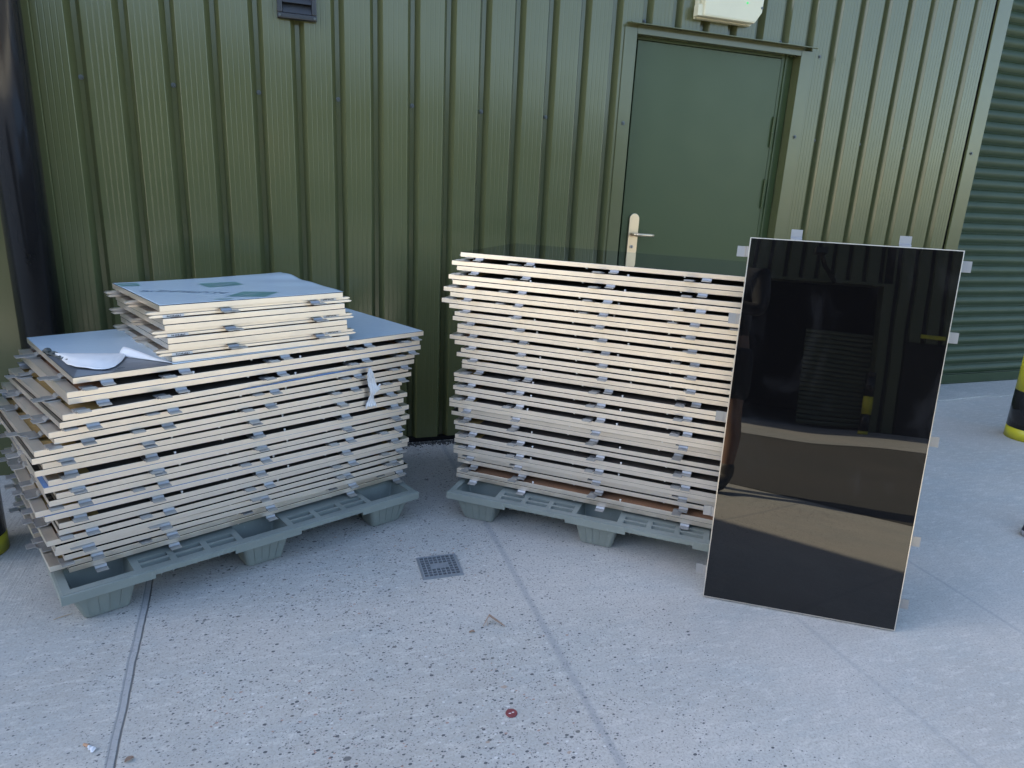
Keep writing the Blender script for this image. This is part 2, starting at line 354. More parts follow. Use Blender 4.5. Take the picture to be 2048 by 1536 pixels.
# drifted grit and moss against the foot of the wall
mb = MB(); rg = random.Random(3)
for _ in range(1900):
    x = rg.uniform(1.0,1.8) if rg.random() < .55 else (rg.uniform(-.1,2.3) if rg.random() < .75 else rg.uniform(3.5,4.8)); y = -.016-abs(rg.gauss(0,.026)); s = rg.uniform(.0015,.0048)
    R = Matrix.Translation((x,y,s*.5)) @ Matrix.Rotation(rg.uniform(0,3),4,'Z') @ Matrix.Rotation(rg.uniform(0,3),4,'X')
    mb.box(-s,s,-s*.7,s*.7,-s*.5,s*.5,R)
gr = struct('grit', mb.mesh('grit', paint('grit', (.03,.03,.028), (.09,.09,.085), .9, 0, 60))); gr['kind'] = 'stuff'
# ---------------------------------------------------------------- lamp and vent on the wall
lamp = thing('bulkhead_lamp', 'cream plastic bulkhead lamp above the green door', 'lamp', (2.892,-.02,2.24))
mb = MB(); mb.prism([(-.172,-.09),(.150,-.09),(.188,-.035),(.192,.035),(.188,.09),(-.172,.09)], -.030, -.001, 'y'); link('back_tray', mb.mesh('back_tray', M['cream'], bevel=.003), lamp)
mb = MB(); mb.prism([(-.158,-.086),(.146,-.086),(.182,-.034),(.186,.034),(.182,.086),(-.158,.086)], -.072, -.0315, 'y'); link('diffuser', mb.mesh('diffuser', M['cream'], bevel=.010, smooth=False), lamp)
for z in (-.058,.058):
    mb = MB(); mb.box(-.186,-.156,-.060,-.02,z-.026,z+.026); link('clasp', mb.mesh('clasp', M['cream'], bevel=.004), lamp)
mb = MB(); mb.tube([(.176,-.060,-.012),(.176,-.0745,-.012)], .006, 12); link('screw', mb.mesh('lampscrew', M['screwhead']), lamp)
led = N('green_led'); led.set(Base_Color=(.1,.5,.15), Emission_Color=(.1,1,.2), Emission_Strength=.12)
mb = MB(); mb.tube([(.085,-.0715,.0),(.085,-.0745,.0)], .0055, 12); link('indicator_light', mb.mesh('indicator_light', led.m), lamp)
vent = thing('louvre_vent', 'black plastic louvred vent high on the green wall', 'vent', (.822,-.0205,2.005))
mb = MB()
for a in ((-.078,.078,-.078,-.058),(-.078,.078,.058,.078),(-.078,-.058,-.0579,.0579),(.058,.078,-.0579,.0579)): mb.box(a[0],a[1],-.030,-.0005,a[2],a[3])
link('frame', mb.mesh('vent_frame', M['blackplastic'], bevel=.004), vent)
mb = MB(); mb.box(-.0575,.0575,-.006,-.002,-.0575,.0575); link('backing', mb.mesh('vent_back', M['black']), vent)
for i in range(3):
    mb = MB(); mb.box(-.0572,.0572,-.0018,.0018,-.021,.021, Matrix.Translation((0,-.018,-.038+.038*i)) @ Matrix.Rotation(-.45,4,'X')); link('louvre', mb.mesh('louvre', M['blackplastic'], bevel=.0008), vent)
for sx in (-1,1):
    for sz in (-1,1):
        mb = MB(); mb.tube([(sx*.069,-.0301,sz*.069),(sx*.069,-.034,sz*.069)], .0045, 10); link('screw', mb.mesh('vent_screw', M['screwhead']), vent)
# ---------------------------------------------------------------- bollards
def bollard(x, y, r, label, h=1.0, rings=((0,.068,'yellow'),(.068,.292,'black'),(.292,.50,'yellow'),(.50,.72,'black'),(.72,.93,'yellow'),(.93,1.0,'black'))):
    b = thing('bollard', label, 'bollard', (x,y,0), group='black and yellow bollards')
    for z0,z1,m_ in rings:
        mb = MB(); pts = [(0,0,z0+.0008),(0,0,z1)]; rs = [r,r]
        if z1 == h: pts += [(0,0,z1+.012),(0,0,z1+.018)]; rs += [r*.93,r*.7]
        mb.tube(pts, rs, 40); link('band', mb.mesh(m_+'_band', M[m_], smooth=False), b, label=m_+' painted band')
        me = b.children[-1].data
        for p in me.polygons: p.use_smooth = len(p.vertices) == 4
    return b
bollard(4.92,-.70,.115, 'black and yellow bollard at the right edge near the roller shutter')
bollard(-.355,-.72,.105, 'black bollard with a yellow foot at the left edge behind the left stack', rings=((0,.066,'yellow'),(.066,1.0,'black')))
# ---------------------------------------------------------------- pallets
def holed_plate(mb, us, ws, holes, z0, z1):
    """plate on a grid of cuts; holes = rectangles (u0,u1,w0,w1) left open, walls closed"""
    us = sorted(set(us+[h[0] for h in holes]+[h[1] for h in holes])); ws = sorted(set(ws+[h[2] for h in holes]+[h[3] for h in holes]))
    solid = lambda i,j: 0 <= i < len(us)-1 and 0 <= j < len(ws)-1 and not any(h[0]-1e-6 <= us[i] and us[i+1] <= h[1]+1e-6 and h[2]-1e-6 <= ws[j] and ws[j+1] <= h[3]+1e-6 for h in holes)
    for i in range(len(us)-1):
        for j in range(len(ws)-1):
            if not solid(i,j): continue
            a,b,c,d = us[i],us[i+1],ws[j],ws[j+1]
            mb.add([(a,c,z1),(b,c,z1),(b,d,z1),(a,d,z1)], [(0,1,2,3)]); mb.add([(a,c,z0),(b,c,z0),(b,d,z0),(a,d,z0)], [(3,2,1,0)])
            for di,dj,p,q in ((-1,0,(a,d),(a,c)),(1,0,(b,c),(b,d)),(0,-1,(a,c),(b,c)),(0,1,(b,d),(a,d))):
                if not solid(i+di,j+dj): mb.add([(*p,z0),(*q,z0),(*q,z1),(*p,z1)], [(0,1,2,3)])
def rounded(u0,u1,w0,w1,r,n=4):
    out = []
    for cx,cy,a0 in ((u1-r,w1-r,0),(u0+r,w1-r,90),(u0+r,w0+r,180),(u1-r,w0+r,270)):
        out += [(cx+r*math.cos(math.radians(a0+90*k/n)), cy+r*math.sin(math.radians(a0+90*k/n))) for k in range(n+1)]
    return out
def loft(mb, loops, caps=(True,True)):
    n = len(loops[0]); base = len(mb.v); mb.v += [tuple(p) for L_ in loops for p in L_]
    for i in range(len(loops)-1):
        for k in range(n): mb.f.append((base+i*n+k, base+i*n+(k+1)%n, base+(i+1)*n+(k+1)%n, base+(i+1)*n+k))
    if caps[0]: mb.f.append(tuple(base+k for k in range(n))[::-1])
    if caps[1]: mb.f.append(tuple(base+(len(loops)-1)*n+k for k in range(n)))
PZ = .125
pockets = [(u,w) for u in ((.022,.190),(.522,.678),(1.010,1.178)) for w in ((.024,.150),(.327,.473),(.650,.776))]
slots = []
for a in (.212,.700):
    for k in range(3):
        u0 = a+k*.103
        slots += [(u0,u0+.084,w,w+.024) for w in (.024,.060,.155,.20,.26,.36,.41,.51,.56,.62,.69,.74)]
def build_pallet(label, x, y, yaw):
    t = thing('plastic_pallet', label, 'pallet', (x,y,0), (0,0,yaw), group='grey plastic nesting pallets')
    mb = MB(); holes = [(a,b,c,d) for (a,b),(c,d) in pockets]+slots
    holed_plate(mb, [0,1.2], [0,.8], holes, PZ-.022, PZ)
    deck = link('deck', mb.mesh('deck', M['pallet'], recalc=True), t)
    # rim: a lip and a skirt that drops lower beside the feet
    mb = MB()
    def skirt(p0, p1, n_, deep):
        d = (Vector(p1)-Vector(p0)); L_ = d.length; d.normalize(); nn = Vector(n_)
        seq = []
        for a,b,z in deep: seq.append((a*L_,b*L_,z))
        for a,b,z in seq:
            A = Vector(p0)+d*a; B = Vector(p0)+d*b
            o1, i1 = nn*.0065, nn*-.0005
            vs = [(*(A+i1),PZ-.0015),(*(B+i1),PZ-.0015),(*(B+o1),PZ-.003),(*(A+o1),PZ-.003),(*(A+i1),z),(*(B+i1),z),(*(B+o1),z),(*(A+o1),z)]
            mb.add(vs, [(0,1,2,3),(7,6,5,4),(3,2,6,7),(1,0,4,5),(0,3,7,4),(2,1,5,6)])
    deep = [(0,.205,.094),(.2051,.405,.106),(.4051,.595,.094),(.5951,.795,.106),(.7951,1,.094)]
    skirt((-.0065,0),(1.2065,0),(0,-1),deep); skirt((-.0065,.8),(1.2065,.8),(0,1),deep); skirt((0,0),(0,.8),(-1,0),[(0,1,.094)]); skirt((1.2,0),(1.2,.8),(1,0),[(0,1,.094)])
    for a0,a1 in ((.26,.47),(.73,.94)):                       # low ribs seen under the skirt
        for k in range(7):
            u = a0+(a1-a0)*k/6; mb.box(u-.0015,u+.0015,.004,.79,.094,PZ-.0225)
        mb.box(a0,a1,.010,.012,.096,PZ-.0226)
    link('rim', mb.mesh('rim', M['pallet'], bevel=.0012), t)
    for i,((a,b),(c,d)) in enumerate(pockets):
        mb = MB(); ins = .030; insw = .018
        o_out = [rounded(a-.006,b+.006,c-.006,d+.006,.012), rounded(a+ins*(.9 if a<.1 else .5),b-ins*(.9 if b>1.1 else .5),c+insw,d-insw,.016)]
        o_in = [rounded(a+.0003,b-.0003,c+.0003,d-.0003,.004), rounded(a+ins*(.9 if a<.1 else .5)+.004,b-ins*(.9 if b>1.1 else .5)-.004,c+insw+.004,d-insw-.004,.013)]
        loops = [[(p[0],p[1],PZ-.0224) for p in o_out[0]], [(p[0],p[1],.003) for p in o_out[1]]]
        loft(mb, loops, (False,True))
        loops = [[(p[0],p[1],PZ-.0005) for p in o_in[0]], [(p[0],p[1],PZ-.012) for p in o_in[0]], [(p[0],p[1],.010) for p in o_in[1]]]
        loft(mb, loops, (False,True))
        for k in range(1,5):                                   # moulded flutes down the foot
            f = k/5; 
            for (wt,wb,sg) in ((c-.006,c+insw,-1),(d+.006,d-insw,1)):
                ut = a+(b-a)*f; ub = a+ins*.7+(b-a-ins*1.4)*f; e = .0020*sg
                mb.add([(ut-.0016,wt+e,PZ-.024),(ut+.0016,wt+e,PZ-.024),(ub+.0016,wb+e,.005),(ub-.0016,wb+e,.005),(ut-.0016,wt-e,PZ-.024),(ut+.0016,wt-e,PZ-.024),(ub+.0016,wb-e,.005),(ub-.0016,wb-e,.005)],
                       [(0,1,2,3),(7,6,5,4),(0,4,5,1),(2,6,7,3),(0,3,7,4),(1,5,6,2)])
            for (wa,wt0,sg) in ((c+.006,a-.006,-1),(c+.006,b+.006,1)): pass
        ft = link('foot', mb.mesh('foot', M['pallet']), t)
    return t
pal1 = build_pallet('grey plastic pallet under the left stack, nearest the bottom left corner', .0596, -1.2973, .3825)
pal2 = build_pallet('grey plastic pallet under the tall right stack, behind the leaning panel', 1.2977, -.8748, -.6769)
# ---------------------------------------------------------------- large panels
L_, W_, T_ = 1.194, .594, .0185
def ring(mb, L, W, w, z0, z1, wall=.0016, wl=None):
    # four rails mitred at the corners: outer web and a folded back flange
    wl = wl or w
    def rail(P, d, ln, n_, w, w2):
        d = Vector(d); n_ = Vector(n_); P = Vector(P)
        sec = [(0,z0),(w,z0),(w,z0+wall*1.3),(wall,z0+wall*1.3),(wall,z1),(0,z1)]
        vs = []
        for end in (0,1):
            for q,z in sec:
                m_ = q*w2/w; p = P + n_*q + d*((m_ if end==0 else ln-m_)); vs.append((p.x,p.y,z))
        k = len(sec); mb.add(vs, [tuple(range(k))[::-1], tuple(range(k,2*k))]+[(i,(i+1)%k,k+(i+1)%k,k+i) for i in range(k)])
    rail((0,0,0),(1,0,0),L,(0,1,0),wl,w); rail((L,0,0),(0,1,0),W,(-1,0,0),w,wl); rail((L,W,0),(-1,0,0),L,(0,-1,0),wl,w); rail((0,W,0),(0,-1,0),W,(1,0,0),w,wl)
mb = MB(); ring(mb, L_, W_, .030, .0011, T_-.0011, wl=.0035); frame_me = mb.mesh('frame', M['frame'], bevel=.0005)
mb = MB(); mb.box(.0008,L_-.0008,.0008,W_-.0008,T_-.0011,T_); glass_me = mb.mesh('glass_face', M['glass'], bevel=.0003)
glassb = glass_me.copy(); glassb.materials[0] = M['filmblue']
mb = MB(); mb.box(.0018,L_-.0018,.0018,W_-.0018,.0095,T_-.0012); boardA = mb.mesh('core_board', M['boardA']); boardB = mb.mesh('core_board', M['boardB'])
mb = MB(); mb.box(.105,L_-.105,.0040,W_-.0040,.0078,.0096); shade_sheet_me = mb.mesh('gap_shade_sheet', paint('dark_brown_gap_shade', (.060,.048,.040), (.085,.070,.058), .7, .1, 12))  # dark sheet over the board paints in the shade between stacked panels
def clip_mesh(out=.033, inn=.034, wd=.0325):
    # sits on the back flange: flat foot, step, raised tongue with a turned-down lip. y<0 is outside the frame
    t = .0031; zf = -t+.0010
    prof = [(inn,zf),(inn,zf+t),(-.006,zf+t),(-.0105,zf-.0030),(-out,zf-.0030),(-out,zf-.0030-t),(-.0088,zf-.0030-t),(-.0045,zf)]
    mb = MB(); mb.prism(prof, -wd/2, wd/2, 'x'); return mb.mesh('clip', M['clip'], bevel=.0004)
clip_me = clip_mesh()
clip_long = clip_mesh(.038, .075, .034)
mb = MB(); mb.tube([(0,0,.0095),(0,0,-.0035)], .0022, 10); mb.tube([(0,0,-.0001),(0,0,-.0042)], .0036, 12); rivet_me = mb.mesh('rivet', M['rivet'])
CL = [.064,.274,.597,.920,1.130]; CW = [.140,.445]
def panel(label, x, y, yaw, ztop, face_up, board, group, blue=False, name='glass_panel', rng=None, loc_mat=None, cat='panel', dark=True):
    """x,y = front left corner of the top side; clips all round the back"""
    if loc_mat is None:
        base = Matrix.Translation((x,y,ztop-(T_ if face_up else 0))) @ Matrix.Rotation(yaw,4,'Z')
        if not face_up: base = base @ Matrix.Translation((L_,0,0)) @ Matrix.Rotation(PI,4,'Y')
    else: base = loc_mat
    t = thing(name, label, cat, group=group); t.matrix_world = base
    if dark: link('gap_shade_sheet', shade_sheet_me, t)
    link('frame', frame_me, t); link('glass_face', glassb if blue else glass_me, t); link('core_board', board, t)
    rng = rng or random
    j = rng.uniform(-.004,.004)
    for c in CL:
        for side in (0,1):
            o = link('clip', clip_me, t, (c+.0165+j+rng.uniform(-.002,.002), 0 if side==0 else W_, 0), (0,0,0 if side==0 else PI))
    for c in CW:
        for side in (0,1):
            o = link('clip', clip_long if side==0 else clip_me, t, (0 if side==0 else L_, c+rng.uniform(-.002,.002)+.014*(1 if side else -1), 0), (0,0,-PI/2 if side==0 else PI/2))
    for u in (.505,.86): link('rivet', rivet_me, t, (u+j, .010, 0))
    return t
ONES = ['','first','second','third','fourth','fifth','sixth','seventh','eighth','ninth','tenth','eleventh','twelfth','thirteenth','fourteenth','fifteenth','sixteenth','seventeenth','eighteenth','nineteenth']
def ordinal(n):
    if n < 20: return ONES[n]
    if n in (20,30): return {20:'twentieth',30:'thirtieth'}[n]
    return {2:'twenty',3:'thirty'}[n//10]+'-'+ONES[n%10]
LEFT = [(0.138,-1.222,.434,.746),(.128,-1.254,.452,.713),(.125,-1.244,.435,.695),(.117,-1.286,.475,.663),(.114,-1.301,.468,.644),(.081,-1.289,.455,.615),(.09,-1.282,.45,.595),(.043,-1.294,.439,.567),(.038,-1.302,.442,.548),(.052,-1.272,.418,.519),(.031,-1.274,.403,.502),(.06,-1.274,.409,.469),(.044,-1.268,.424,.449),(.068,-1.252,.42,.421),(.049,-1.257,.411,.402),(.012,-1.255,.395,.373),(.033,-1.255,.407,.354),(.06,-1.241,.406,.323),(.059,-1.247,.415,.305),(.029,-1.257,.415,.277),(.042,-1.239,.418,.253),(.034,-1.219,.392,.227),(.051,-1.207,.392,.204),(.013,-1.212,.411,.173),(.056,-1.194,.411,.155)]
RIGHT = [(1.37,-.696,1.052),(1.334,-.702,1.021),(1.351,-.717,1.002),(1.317,-.729,.971),(1.325,-.748,.952),(1.304,-.706,.921),(1.321,-.732,.902),(1.302,-.684,.871),(1.324,-.711,.853),(1.349,-.708,.821),(1.341,-.707,.803),(1.361,-.71,.771),(1.361,-.707,.753),(1.344,-.672,.722),(1.348,-.705,.703),(1.381,-.705,.672),(1.361,-.702,.653),(1.387,-.702,.622),(1.386,-.702,.603),(1.352,-.71,.572),(1.351,-.717,.553),(1.346,-.727,.522),(1.349,-.739,.504),(1.326,-.741,.472),(1.329,-.736,.454),(1.369,-.725,.422),(1.349,-.699,.404),(1.351,-.732,.372),(1.354,-.74,.354),(1.346,-.766,.323),(1.35,-.755,.304),(1.345,-.755,.273),(1.347,-.752,.254),(1.378,-.724,.223),(1.364,-.74,.204),(1.357,-.773,.173),(1.356,-.773,.154)]
def settle(zs_, z_base):
    zs_ = list(zs_); lo = z_base
    for i in range(len(zs_)-1,-1,-1):
        need = lo + T_ + (.0004 if (len(zs_)-1-i)%2 else .0004); zs_[i] = max(zs_[i], need); lo = zs_[i]
    return zs_
rg = random.Random(11)
def square_up(rows, lim=.0025):
    # the two sheets of a pair lie face to face and were jogged nearly flush
    rows = [list(r) for r in rows]
    for k in range(1, len(rows)-1, 2):
        a, b = rows[k], rows[k+1]; m_ = (a[2]+b[2])/2; a[2] = m_+max(-.003,min(.003,a[2]-m_)); b[2] = m_+max(-.003,min(.003,b[2]-m_))
        n_ = (-math.sin(m_), math.cos(m_)); d_ = (a[0]-b[0])*n_[0]+(a[1]-b[1])*n_[1]; e_ = d_-max(-lim,min(lim,d_))
        for r_, s_ in ((a,-.5),(b,.5)): r_[0] += n_[0]*e_*s_; r_[1] += n_[1]*e_*s_
    return rows
LEFT = square_up(LEFT); RIGHT = [(r[0],r[1],r[3]) for r in square_up([(x,y,-.7,z) for x,y,z in RIGHT])]
zl = settle([r[3] for r in LEFT], .136)
left_boards = [1,0,0,1,1,0,0,1,1,1,1,1,1,0,1,1,1,1,1,0,1,1,1,1,1]
for i,(x,y,a,z) in enumerate(LEFT):
    up = i%2 == 0
    lab = ordinal(i+1)+' panel from the top of the lower left stack, '+('glossy face up' if up else 'back and clips up')
    if i == 0: lab = 'top panel of the lower left stack, pale film peeling at its near corner'
    if i == 24: lab = 'bottom panel of the lower left stack, lying on the grey pallet'
    p = panel(lab, x, y, a, zl[i], up, boardB if left_boards[i] else boardA, 'white-edged panels in the lower left stack', blue=i in (2,11,15,12,16), rng=rg)
    if i == 0: LTOP = p
    if i == 4: LFIVE = p
zr = settle([r[2] for r in RIGHT], .136)
for i,(x,y,z) in enumerate(RIGHT):
    up = i%2 == 0
    lab = ordinal(i+1)+' panel from the top of the tall right stack, '+('glossy face up' if up else 'back and clips up')
    if i == 0: lab = 'top panel of the tall right stack, bare black glass mirroring the wall'
    if i == 36: lab = 'bottom panel of the tall right stack, lying on the grey pallet'
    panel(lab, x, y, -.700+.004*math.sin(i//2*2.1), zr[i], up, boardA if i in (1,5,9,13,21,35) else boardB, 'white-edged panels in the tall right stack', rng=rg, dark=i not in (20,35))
# the leaning panel, black glass to the front
tilt, yaw = .118, -.594
ex = Vector((math.cos(yaw), math.sin(yaw), 0)); up_ = Vector((-math.sin(yaw)*math.sin(tilt), math.cos(yaw)*math.sin(tilt), math.cos(tilt))); nf = -ex.cross(up_)*-1
nf = ex.cross(up_)                      # out of the glass, towards the yard
# panel local x runs up the sheet, local y to the left, local z out of the face
Mx = Matrix((( up_.x,-ex.x, nf.x, 0),( up_.y,-ex.y, nf.y, 0),( up_.z,-ex.z, nf.z, 0),(0,0,0,1)))
org = Vector((1.995,-1.632,.006)) + ex*W_ - nf*T_
lean = panel('big black glass panel leaning upright against the tall right stack', 0,0,0,0, True, boardB, None, name='leaning_panel', loc_mat=Matrix.Translation(org) @ Mx, rng=rg)
for o in list(lean.children):
    if o.name.startswith('glass_face'):
        mb = MB(); mb.box(.0025,L_-.0025,.0025,W_-.0025,T_-.0011,T_-.0003); o.data = mb.mesh('glass_face', M['glass'])
mb = MB(); q_ = .0024
for a in ((0,L_,0,q_),(0,L_,W_-q_,W_),(0,q_,q_,W_-q_),(L_-q_,L_,q_,W_-q_)): mb.box(a[0],a[1],a[2],a[3],T_-.0010,T_)
link('edge_trim', mb.mesh('edge_trim', M['frame']), lean, label='thin pale trim round the black glass')
# ---------------------------------------------------------------- small stack on top of the left one
l_, w_ = .600, .500
mb = MB(); ring(mb, l_, w_, .026, .0008, T_-.0011, wl=.0055); sframe = mb.mesh('frame', M['frame'], bevel=.0005)
mb = MB(); mb.box(.0008,l_-.0008,.0008,w_-.0008,T_-.0011,T_); sglass = mb.mesh('glass_face', M['glass'])
mb = MB(); mb.box(.0018,l_-.0018,.0018,w_-.0018,.0068,T_-.0012); sboard = mb.mesh('core_board', M['boardA'])
def rail_mesh():
    # hollow back rail whose ends stick out past the frame and taper like an arrowhead
    h = .0098; a = .036; mb = MB()
    prof = [(-a,-h*.55),(-a+.006,-h*.2),(-a+.016,-.0014),(l_+a-.016,-.0014),(l_+a-.006,-h*.2),(l_+a,-h*.55),(l_+a-.006,-h*.8),(l_+a-.014,-h),(-a+.014,-h),(-a+.006,-h*.8)]
    mb.prism(prof, -.012, .012, 'y'); return mb.mesh('back_rail', M['frame'], bevel=.0006)
rail_me = rail_mesh()
mb = MB(); mb.box(0,.060,-.0008,0,-.0043,.0043); lab_me = mb.mesh('label', M['paperlabel'])
mb = MB()
for k in range(9):
    x0 = .010+k*.0045; mb.box(x0, x0+(.0028 if k%3 else .0018), -.0004, 0, -.0022+.0008*(k%2), .0024)
mb.box(.012,.030,-.0004,0,.0026,.0034)
mark_me = mb.mesh('label_print', M['ink'])
SX, SY, SA = .352, -1.105, .415
se = Vector((math.cos(SA), math.sin(SA), 0))
ztops = []; z = zl[0]+.0006
order = [(5,z)]; zz = z
gap = .0212
tops = {}
tops[5] = zz+T_; tops[4] = tops[5]+gap+T_; tops[3] = tops[4]+.0006+T_; tops[2] = tops[3]+gap+T_; tops[1] = tops[2]+.0006+T_; tops[0] = tops[1]+gap+T_
SMALLX = [0,.006,.009,.014,.015,.022]
sl_names = ['top panel of the small stack, pale blue printed film on its face','second panel of the small stack, back rails up under the filmed one','third panel from the top of the small stack, face up','fourth panel from the top of the small stack, back rails up','fifth panel from the top of the small stack, just above the lowest','lowest panel of the small stack, lying on the filmed large panel']
for i in range(6):
    up = i%2 == 0
    base = Matrix.Translation(Vector((SX,SY,tops[i]-(T_ if up else 0)))+se*SMALLX[i]) @ Matrix.Rotation(SA,4,'Z')
    if not up: base = base @ Matrix.Translation((l_,0,0)) @ Matrix.Rotation(PI,4,'Y')
    t = thing('small_panel', sl_names[i], 'panel', group='small panels stacked on the left stack'); t.matrix_world = base
    link('frame', sframe, t); link('glass_face', sglass, t); link('core_board', sboard, t)
    for wv_ in (.024,.235,.455):
        r = link('back_rail', rail_me, t, (0,wv_,0))
        if wv_ < .1:
            for u in (.004,.520):
                if (u < .3) == up: continue
                q = link('label', lab_me, r, (u if up else l_-u-.06,-.0121,-.0052)); 
                q2 = link('label_print', mark_me, r, (u if up else l_-u-.06,-.0131,-.0052))
    for u in ((.190,.490) if up else (l_-.202,l_-.497)):
        link('clip', clip_me, t, (u,0,-.0040)); link('clip', clip_me, t, (u,w_,-.0040), (0,0,PI))
    if i == 0: STOP = t
# ---------------------------------------------------------------- films
def fold_noise(u, w, s=1): return .5*math.sin(9*u*s+3*w)+.3*math.sin(17*w*s-5*u+1)+.2*math.sin(31*u*s+19*w+2)
# film on the big top panel: covers all but the near left corner
edge_l = [(-.0005,.372),(.006,.350),(.004,.330),(.014,.312),(.010,.290),(.024,.268),(.040,.240),(.085,.222),(.130,.205),(.178,.185),(.215,.120),(.262,.018)]
mb = MB(); nn = 60; z0 = T_+.0007
pts = [(0.0,W_-.001)]+edge_l+[(.262,.0008),(L_-.001,.0008),(L_-.001,W_-.001)]
mb.add([(a,b,z0) for a,b in pts], [tuple(range(len(pts)))])
f_ = link('protective_film', mb.mesh('protective_film', M['film'], recalc=False), LTOP, label='pale blue protective film'); solidify(f_, .0003)
mb = MB(); mb.add([(a,b,T_+.0003) for a,b in [(.0012,.0012),(.262,.0012),(.215,.118),(.178,.183),(.085,.220),(.040,.236),(.0012,.30)]], [tuple(range(7))])  # grey patches laid over the glass face at the peeled corner
u_ = link('corner_patch', mb.mesh('corner_patch', film('dark_grey_patch', (.10,.11,.125), (.135,.145,.165), .3), recalc=False), LTOP, label='dark grey patch at the peeled corner')
mb = MB(); mb.add([(.004,.004,T_+.00042),(.105,.004,T_+.00042),(.075,.040,T_+.00042),(.030,.085,T_+.00042)], [(0,1,2,3)])
link('corner_patch', mb.mesh('corner_patch', film('mid_grey_patch', (.22,.25,.29), (.19,.22,.26), .3), recalc=False), LTOP)
# turned-back flap: two lobes rising from the fold
def flap(u, v):
    A = Vector((.020,.290,0)).lerp(Vector((.188,.190,0)), u); A.y += .012*math.sin(PI*u)
    outer = [(.018,.285),(.020,.215),(.020,.140),(.030,.095),(.060,.045),(.085,.030),(.120,.052),(.155,.110),(.186,.178)]
    k = u*(len(outer)-1); i = min(int(k), len(outer)-2); B = Vector((*outer[i],0)).lerp(Vector((*outer[i+1],0)), k-i)
    p = A.lerp(B, v); h = .022*math.sin(PI*min(1,v*1.02)*.93)*(.35+.65*math.sin(PI*min(1,max(0,u))))*(1-.3*v) + .003*fold_noise(u,v,1.3)*v
    return (p.x, p.y, z0+.0012+max(.0004,h))
mb = MB(); mb.grid(flap, 36, 18); f_ = link('film_flap', mb.mesh('film_flap', M['filmwhite'], smooth=True, recalc=False), LTOP, label='white underside of the peeled film'); solidify(f_, .0003, 1)
def curl(u, v):
    A = Vector((.178,.192,0)).lerp(Vector((.264,.012,0)), u); off = Vector((.028,.020,0))*(1-u)*1.5
    p = A + off*(v-.35); h = .024*math.sin(PI*v)*(1-u)**.8*(.75+.25*math.sin(4*u+1)); return (p.x, p.y, z0+.001+h)
mb = MB(); mb.grid(curl, 24, 10); f_ = link('film_flap', mb.mesh('film_curl', M['filmwhite'], smooth=True, recalc=False), LTOP); solidify(f_, .0003, 1)
def crumple(u, v):
    x = -.001+.024*u+.010*math.sin(23*u)*v; y = .365-.175*u+.012*math.sin(31*u)*v
    return (x+.012*v, y-.008*v, z0+.0006+abs(.006*math.sin(21*u+.7)*math.sin(PI*v))+.004*v*(1+math.sin(47*u)))
mb = MB(); mb.grid(crumple, 44, 6); f_ = link('film_crumple', mb.mesh('film_crumple', paint('dark_film', (.05,.06,.062), (.075,.09,.09), .35, .1, 20), recalc=False), LTOP, label='dark crumpled film edge'); solidify(f_, .0003, 1)
# printed film on the small top panel, lifting at its far right side
def sheet_h(x, y):
    lift = max(0,(x-.30)/.30)**1.3*max(0,(y-.10)/.40)**1.4*.008
    return lift*(1+.10*math.sin(26*x+9*y)) + .0030*max(0,(x-.40)/.2)*(math.sin(34*y+11*x)+1)*max(0,(y-.02)/.48) + .0004*(1+math.sin(13*x+7*y))
zf0 = T_+.0006
def sfilm(u, v):
    x = .001+(l_+.006*max(0,u-.8)*5*(.5+.5*math.sin(9*v)))*u; y = .001+(w_-.002)*v
    return (x, y, zf0+sheet_h(x,y))
mb = MB(); mb.grid(sfilm, 70, 56); f_ = link('protective_film', mb.mesh('printed_film', M['film'], smooth=True, recalc=False), STOP, label='pale blue printed protective film'); solidify(f_, .00025, 1)
def patch(quad, name, mat, lift=.0007, n=16):
    a,b,c,d = [Vector(q) for q in quad]
    def fn(u,v):
        p = a.lerp(b,u).lerp(d.lerp(c,u), v); return (p.x,p.y, zf0+sheet_h(p.x,p.y)+lift)
    m_ = MB(); m_.grid(fn, n, n//2); return link(name, m_.mesh(name, mat, recalc=False), f_)
def text_on(s, size, origin, ang, name, mat, lift=.0011, sx=1.0, bold=.0):
    cu = bpy.data.curves.new(name, 'FONT'); cu.body = s; cu.size = size; cu.resolution_u = 2; cu.offset = bold
    to = bpy.data.objects.new(name+'_tmp', cu); C.objects.link(to); dg = bpy.context.evaluated_depsgraph_get()
    me = bpy.data.meshes.new_from_object(to.evaluated_get(dg)); bpy.data.objects.remove(to)
    ca, sa = math.cos(ang), math.sin(ang)
    for v in me.vertices:
        x, y = v.co.x*sx, v.co.y; X_ = origin[0]+x*ca-y*sa; Y_ = origin[1]+x*sa+y*ca
        v.co = (X_, Y_, zf0+sheet_h(X_,Y_)+lift)
    me.materials.clear(); me.materials.append(mat); return link(name, me, f_)
def Rq(x0,y0,x1,y1,sk=0): return [(x0+sk,y0),(x1+sk,y0),(x1,y1),(x0,y1)]
patch([(.004,.405),(.062,.398),(.070,.468),(.004,.473)], 'printed_block', M['print'])
patch([(.242,.275),(.366,.285),(.369,.362),(.238,.374)], 'printed_block', M['print'])
patch([(.221,.072),(.324,.016),(.406,.085),(.310,.148)], 'printed_block', M['print'])
patch([(.165,.030),(.215,.012),(.225,.026),(.180,.042)], 'printed_block', M['print'])
text_on('ALUGLAZ™', .050, (.262,.150), 2.53, 'printed_text', M['print2'], sx=1.0, bold=.0003)
for k in range(4):
    patch([(.262+k*.016,.058+.009*k),(.265+k*.016,.056+.009*k),(.292+k*.016,.078+.009*k),(.289+k*.016,.080+.009*k)], 'printed_line', M['film'], .0012, 4)
